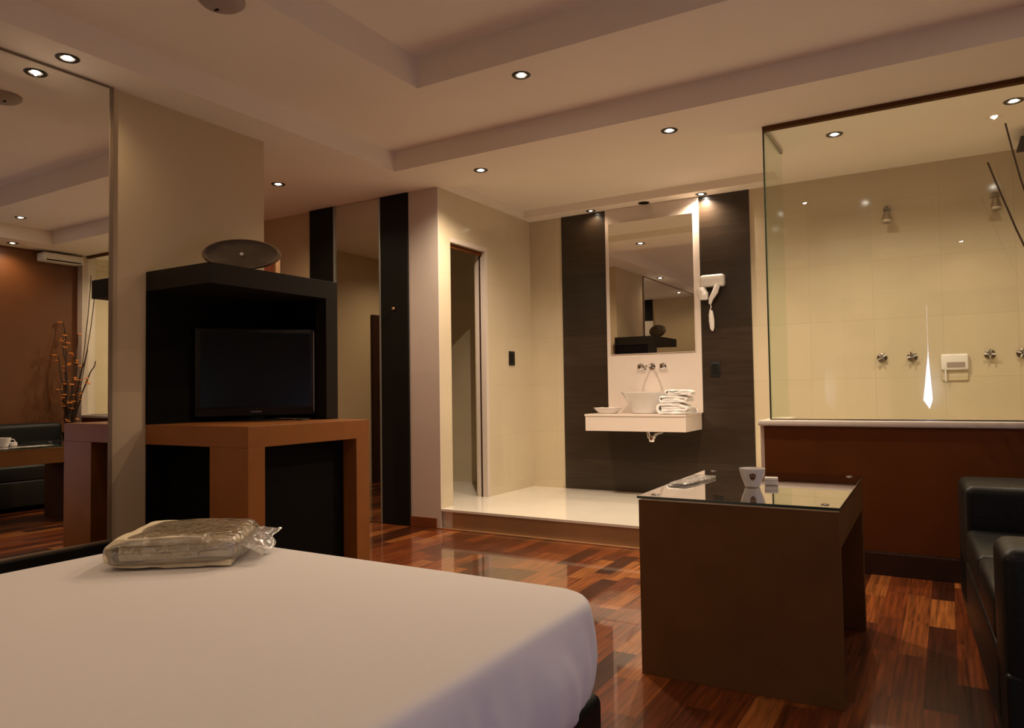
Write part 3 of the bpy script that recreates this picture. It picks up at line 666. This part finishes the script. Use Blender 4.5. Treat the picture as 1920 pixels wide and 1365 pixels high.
# ================================================================= BASIN WALL
t = thing('basin_backboard', 'tall pale panel rising behind the basin between dark tile strips', 'panel', (-2.30, YB, 0.9))
bm = B(); box(bm, -.445, .452, -.022, -.009, .002, ZC - .9 - .002, bev=.0015); obj('board', bm, 'panel', t)
t = thing('basin_mirror', 'upright rectangular mirror on the pale panel above the taps', 'mirror', (-2.303, YB - .022, 1.445))
bm = B(); box(bm, -.403, .403, -.012, -.001, 0, 1.232); obj('mirror_glass', bm, 'mirror', t)
bm = B()
for a in ((-.4045, .4045, -.003, 0), (-.4045, .4045, 1.232, 1.235), (-.4055, -.403, 0, 1.235), (.403, .4055, 0, 1.235)): box(bm, a[0], a[1], -.013, -.001, a[2], a[3])
obj('edge', bm, 'panel', t)
t = thing('basin_shelf', 'floating pale box shelf carrying the basin and towels', 'shelf', (-2.315, 5.90, .755))
bm = B(); box(bm, -.455, .455, .006, YB - 5.90 - .023, 0, .128, bev=.001); obj('box', bm, 'panel', t)
bm = B(); box(bm, -.462, .457, 0, YB - 5.90 - .023, .128, .147, bev=.002); obj('slab', bm, 'panel', t)
ZS = .9025
t = thing('vessel_basin', 'white conical vessel basin standing on the pale shelf', 'basin', (-2.295, 6.145, ZS))
bm = B(); lathe(bm, [(0, .002), (.10, 0), (.115, .004), (.13, .03), (.155, .09), (.192, .155), (.214, .182), (.216, .187), (.210, .187), (.178, .15), (.14, .09), (.095, .035), (.03, .024), (0, .024)], 56); obj('bowl', bm, 'ceramic', t, smooth=True)
bm = B(); lathe(bm, [(0, .027), (.02, .027), (.022, .0245)], 20); obj('drain', bm, 'chrome', t, smooth=True)
t = thing('drain_trap', 'chrome bottle trap hanging under the basin shelf', 'pipe', (-2.245, 6.12, .753))
bm = B(); tube(bm, [(-.02, 0, 0), (-.02, 0, -.03), (-.012, 0, -.06), (.01, 0, -.075), (.035, 0, -.06), (.04, 0.02, -.04), (.04, .262, -.04)], .016, 14); obj('pipe', bm, 'chrome', t, smooth=True)
bm = B(); lathe(bm, [(0, -.10), (.026, -.098), (.03, -.085), (.03, -.05), (.02, -.045)], 24, mtx=T(.012, 0, 0)); obj('cup', bm, 'chrome', t, smooth=True)
# taps
def cross_tap(bm, R=.030):
    lathe(bm, [(0, .0), (R, 0), (R, .006), (R * .55, .012), (R * .45, .035), (R * .6, .04), (R * .6, .05), (0, .053)], 24, mtx=RX90)
    for k in range(4):
        a = PI / 4 + k * PI / 2; tube(bm, [(0, -.044, 0), (R * .95 * math.cos(a), -.046, R * .95 * math.sin(a))], .0045, 8)
t = thing('basin_tap', 'chrome three-piece wall tap between mirror and basin', 'tap', (-2.306, YB - .023, 1.322))
bm = B(); cross_tap(bm); bmesh.ops.translate(bm, vec=(-.105, 0, 0), verts=bm.verts); obj('handle', bm, 'chrome', t, smooth=True)
bm = B(); cross_tap(bm); bmesh.ops.translate(bm, vec=(.105, 0, 0), verts=bm.verts); obj('handle', bm, 'chrome', t, smooth=True)
bm = B(); lathe(bm, [(0, 0), (.031, 0), (.031, .006), (.016, .010), (.016, .03)], 24, mtx=RX90)
tube(bm, [(0, -.01, 0), (0, -.08, .004), (0, -.15, .0), (0, -.175, -.015), (0, -.18, -.04)], .011, 14); obj('spout', bm, 'chrome', t, smooth=True)
# towels
def towel(x, y, z, wd, dp, h, rz, label, seed, grp='folded white towels on the basin shelf'):
    t = thing('folded_towel', label, 'towel', (x, y, z), rz, grp)
    bm = B(); cloth_stack(bm, wd, h, -dp / 2, dp / 2, seed, 10, .006); obj('cloth', bm, 'towel', t, smooth=True)
towel(-1.985, 6.01, ZS + .004, .27, .20, .090, .04, 'bottom folded white towel of the stack beside the basin', 1)
towel(-1.965, 6.005, ZS + .100, .24, .19, .055, -.05, 'middle folded white towel of the stack beside the basin', 2)
towel(-1.935, 6.01, ZS + .161, .22, .19, .045, .10, 'top folded white towel of the stack beside the basin', 3)
towel(-1.905, 6.26, ZS + .004, .09, .12, .05, .3, 'small rolled white towel at the shelf corner behind the stack', 4)
t = thing('soap_dish', 'shallow white dish with wrapped soaps at the shelf end beside the basin', 'dish', (-2.615, 6.05, ZS))
bm = B(); lathe(bm, [(0, .001), (.07, 0), (.085, .004), (.13, .045), (.137, .052), (.130, .050), (.08, .012), (0, .009)], 40, sx=1, sy=.62); obj('dish', bm, 'ceramic', t, smooth=True)
for k, (x, y, a) in enumerate(((-.04, 0, .3), (.04, .01, -.4))):
    bm = B(); wrap(bm, .04, .025, .026, seed=k + 8, amp=.004, drop=0, nu=24, nv=12, mtx=T(x, y, .014 + .014) @ Matrix.Rotation(a, 4, 'Z'))
    tag(obj('wrapped_soap', bm, 'plastic', None, smooth=True), ['wrapped white soap in the dish, on the doorway side', 'wrapped white soap in the dish, on the basin side'][k], 'soap', 'wrapped soaps in the dish').location = (-2.615, 6.05, ZS)
# hair dryer
t = thing('hair_dryer', 'white wall hair dryer with hanging grip on the lit dark tiles', 'hair dryer', (-1.73, YB - .008, 2.0))
bm = B(); box(bm, -.10, .105, -.085, 0, .0, .105, bev=.022, seg=4); obj('holder', bm, 'plastic', t, smooth=True)
bm = B(); tube(bm, [(-.10, -.055, -.01), (-.085, -.06, -.05), (-.06, -.06, -.095)], [.04, .045, .028], 16); lathe(bm, [(0, 0), (.038, 0), (.042, .02), (.042, .06), (.03, .08)], 24, mtx=T(-.075, -.06, -.11)); obj('nozzle', bm, 'plastic', t, smooth=True)
bm = B(); tube(bm, [(.05, -.07, .01), (.03, -.075, -.05), (-.01, -.07, -.11), (-.02, -.065, -.15)], [.024, .026, .020, .012], 16); obj('body', bm, 'plastic', t, smooth=True)
bm = B(); tube(bm, [(-.02, -.06, -.14), (-.014, -.05, -.18), (-.03, -.045, -.21), (-.016, -.045, -.24)], .005, 8); obj('cord', bm, 'plastic', t, smooth=True)
bm = B(); tube(bm, [(-.018, -.04, -.205), (-.019, -.04, -.24), (-.015, -.04, -.30), (-.012, -.04, -.36), (-.010, -.04, -.385)], [.012, .021, .024, .019, .008], 16); obj('grip', bm, 'plastic', t, smooth=True)
# plates
t = thing('dark_socket_plate', 'dark socket plate on the dark tiles under the hair dryer', 'socket', (-1.735, YB - .009, 1.28))
bm = B(); box(bm, -.042, .042, -.008, 0, -.066, .066, bev=.003); obj('plate', bm, 'switch', t, smooth=True)
bm = B(); box(bm, -.026, .026, -.011, -.008, -.045, .045, bev=.001); obj('insert', bm, 'black', t)
t = thing('light_switch', 'narrow black light switch on the cream wall beside the doorway', 'switch', (XD, 5.997, 1.429))
bm = B(); box(bm, 0.0005, .009, -.052, .052, -.068, .068, bev=.003); obj('plate', bm, 'switch', t, smooth=True)
bm = B(); box(bm, .009, .012, -.028, .028, -.05, .05, bev=.001); obj('rocker', bm, 'black', t)

# ================================================================= SHOWER
t = thing('shower_screen', 'large clear glass shower screen standing on the low brown wall', 'shower screen', (-1.0, YS + .06, .905))
H = ZC - .905 - .028
bm = B(); box(bm, .022, 2.095, -.005, .005, .002, H); obj('glass_pane', bm, 'glass', t)
bm = B(); box(bm, .022, .032, .006, .55, .002, H); obj('glass_return', bm, 'glass2', t)
bm = B(); box(bm, .0125, .0215, -.006, .006, .002, H); obj('glass_edge', bm, 'glass_edge', t)
bm = B(); box(bm, .015, 2.095, -.02, .02, H, H + .027); obj('top_rail', bm, 'lam_table', t)
bm = B(); box(bm, .017, .037, .02, .55, H, H + .027); obj('side_rail', bm, 'steel', t)
bm = B(); box(bm, .02, 2.095, -.012, .012, 0, .010, bev=.002); obj('bottom_rail', bm, 'chrome', t)
bm = B(); box(bm, -1.04, -.93, YS + .12, 5.46, ZP, .872); struct('wall_low_return', bm, 'tile_side')
bm = B(); box(bm, -1.05, -.92, YS + .14, 5.47, .872, .905, bev=.004); struct('trim_8', bm, 'cap', smooth=True)
lab = ['chrome cross-handled shower tap nearest the low wall end', 'second chrome cross-handled shower tap, beside the soap holder', 'third chrome cross-handled shower tap, past the soap holder', 'last chrome cross-handled shower tap, at the frame edge']
proto = None
for k, x in enumerate((-.429, -.222, .278, .474)):
    if proto is None:
        proto = thing('shower_tap', lab[0], 'tap', (x, YB - .001, 1.336), .0, 'cross-handled taps on the shower wall')
        bm = B(); lathe(bm, [(0, 0), (.036, 0), (.036, .006), (.022, .012), (.018, .03)], 28, mtx=RX90); obj('rosette', bm, 'dark_steel', proto, smooth=True)
        bm = B()
        lathe(bm, [(0, .028), (.013, .028), (.014, .045), (0, .050)], 24, mtx=RX90)
        for q in range(4):
            a = PI / 4 * .7 + q * PI / 2; tube(bm, [(0, -.04, 0), (.036 * math.cos(a), -.042, .036 * math.sin(a))], .0065, 8)
        obj('cross_handle', bm, 'chrome', proto, smooth=True); t = proto
    else:
        t = copy_tree(proto); t.location.x = x; t['label'] = lab[k]; t.rotation_euler.y = .3 * k
t = thing('soap_holder', 'white ceramic soap and paper holder set into the shower wall', 'soap holder', (.055, YB - .001, 1.245))
bm = B(); box(bm, -.088, .088, -.035, 0, -.02, .10, bev=.012, seg=3); obj('hood', bm, 'plastic', t, smooth=True)
bm = B(); box(bm, -.086, .086, -.012, 0, -.10, -.018, bev=.008, seg=3); obj('backplate', bm, 'tile_back', t, smooth=True)
bm = B(); box(bm, -.05, .066, -.038, -.034, .0, .038); obj('slot', bm, 'detector', t)
bm = B(); tube(bm, [(-.060, -.03, -.015), (-.060, -.03, -.105)], .007, 10); obj('rod', bm, 'ceramic', t, smooth=True)
proto = None
for k, x in enumerate((-.358, .345)):
    lb = ['chrome angled shower head nearer the basin', 'chrome angled shower head nearer the frame edge'][k]
    if proto is None:
        proto = thing('wall_shower', lb, 'shower head', (x, YB - .001, 2.50), 0, 'shower heads high on the cream wall')
        bm = B(); lathe(bm, [(0, 0), (.03, 0), (.03, .008), (.012, .014), (.012, .05)], 24, mtx=RX90); tube(bm, [(0, -.045, 0), (0, -.075, -.005), (0, -.095, -.03)], .012, 12); lathe(bm, [(.02, 0), (.022, .012), (0, .02)], 16, mtx=T(0, -.10, -.03)); obj('arm', bm, 'steel', proto, smooth=True)
        bm = B(); lathe(bm, [(0, .05), (.016, .045), (.022, .02), (.034, -.03), (.036, -.05), (.030, -.055), (0, -.055)], 28, mtx=T(0, -.115, -.075) @ Matrix.Rotation(-.35, 4, 'X')); obj('head', bm, 'steel', proto, smooth=True); t = proto
    else:
        t = copy_tree(proto); t.location.x = x; t['label'] = lb
t = thing('rain_shower', 'square black rain shower head at the frame edge under the ceiling', 'shower head', (.60, 6.0, 2.735))
bm = B(); box(bm, -.13, .13, -.17, .17, 0, .02, bev=.003); obj('plate', bm, 'black', t)
bm = B(); tube(bm, [(0, 0, .02), (0, 0, ZC - 2.735)], .014, 14); obj('arm', bm, 'chrome', t, smooth=True)
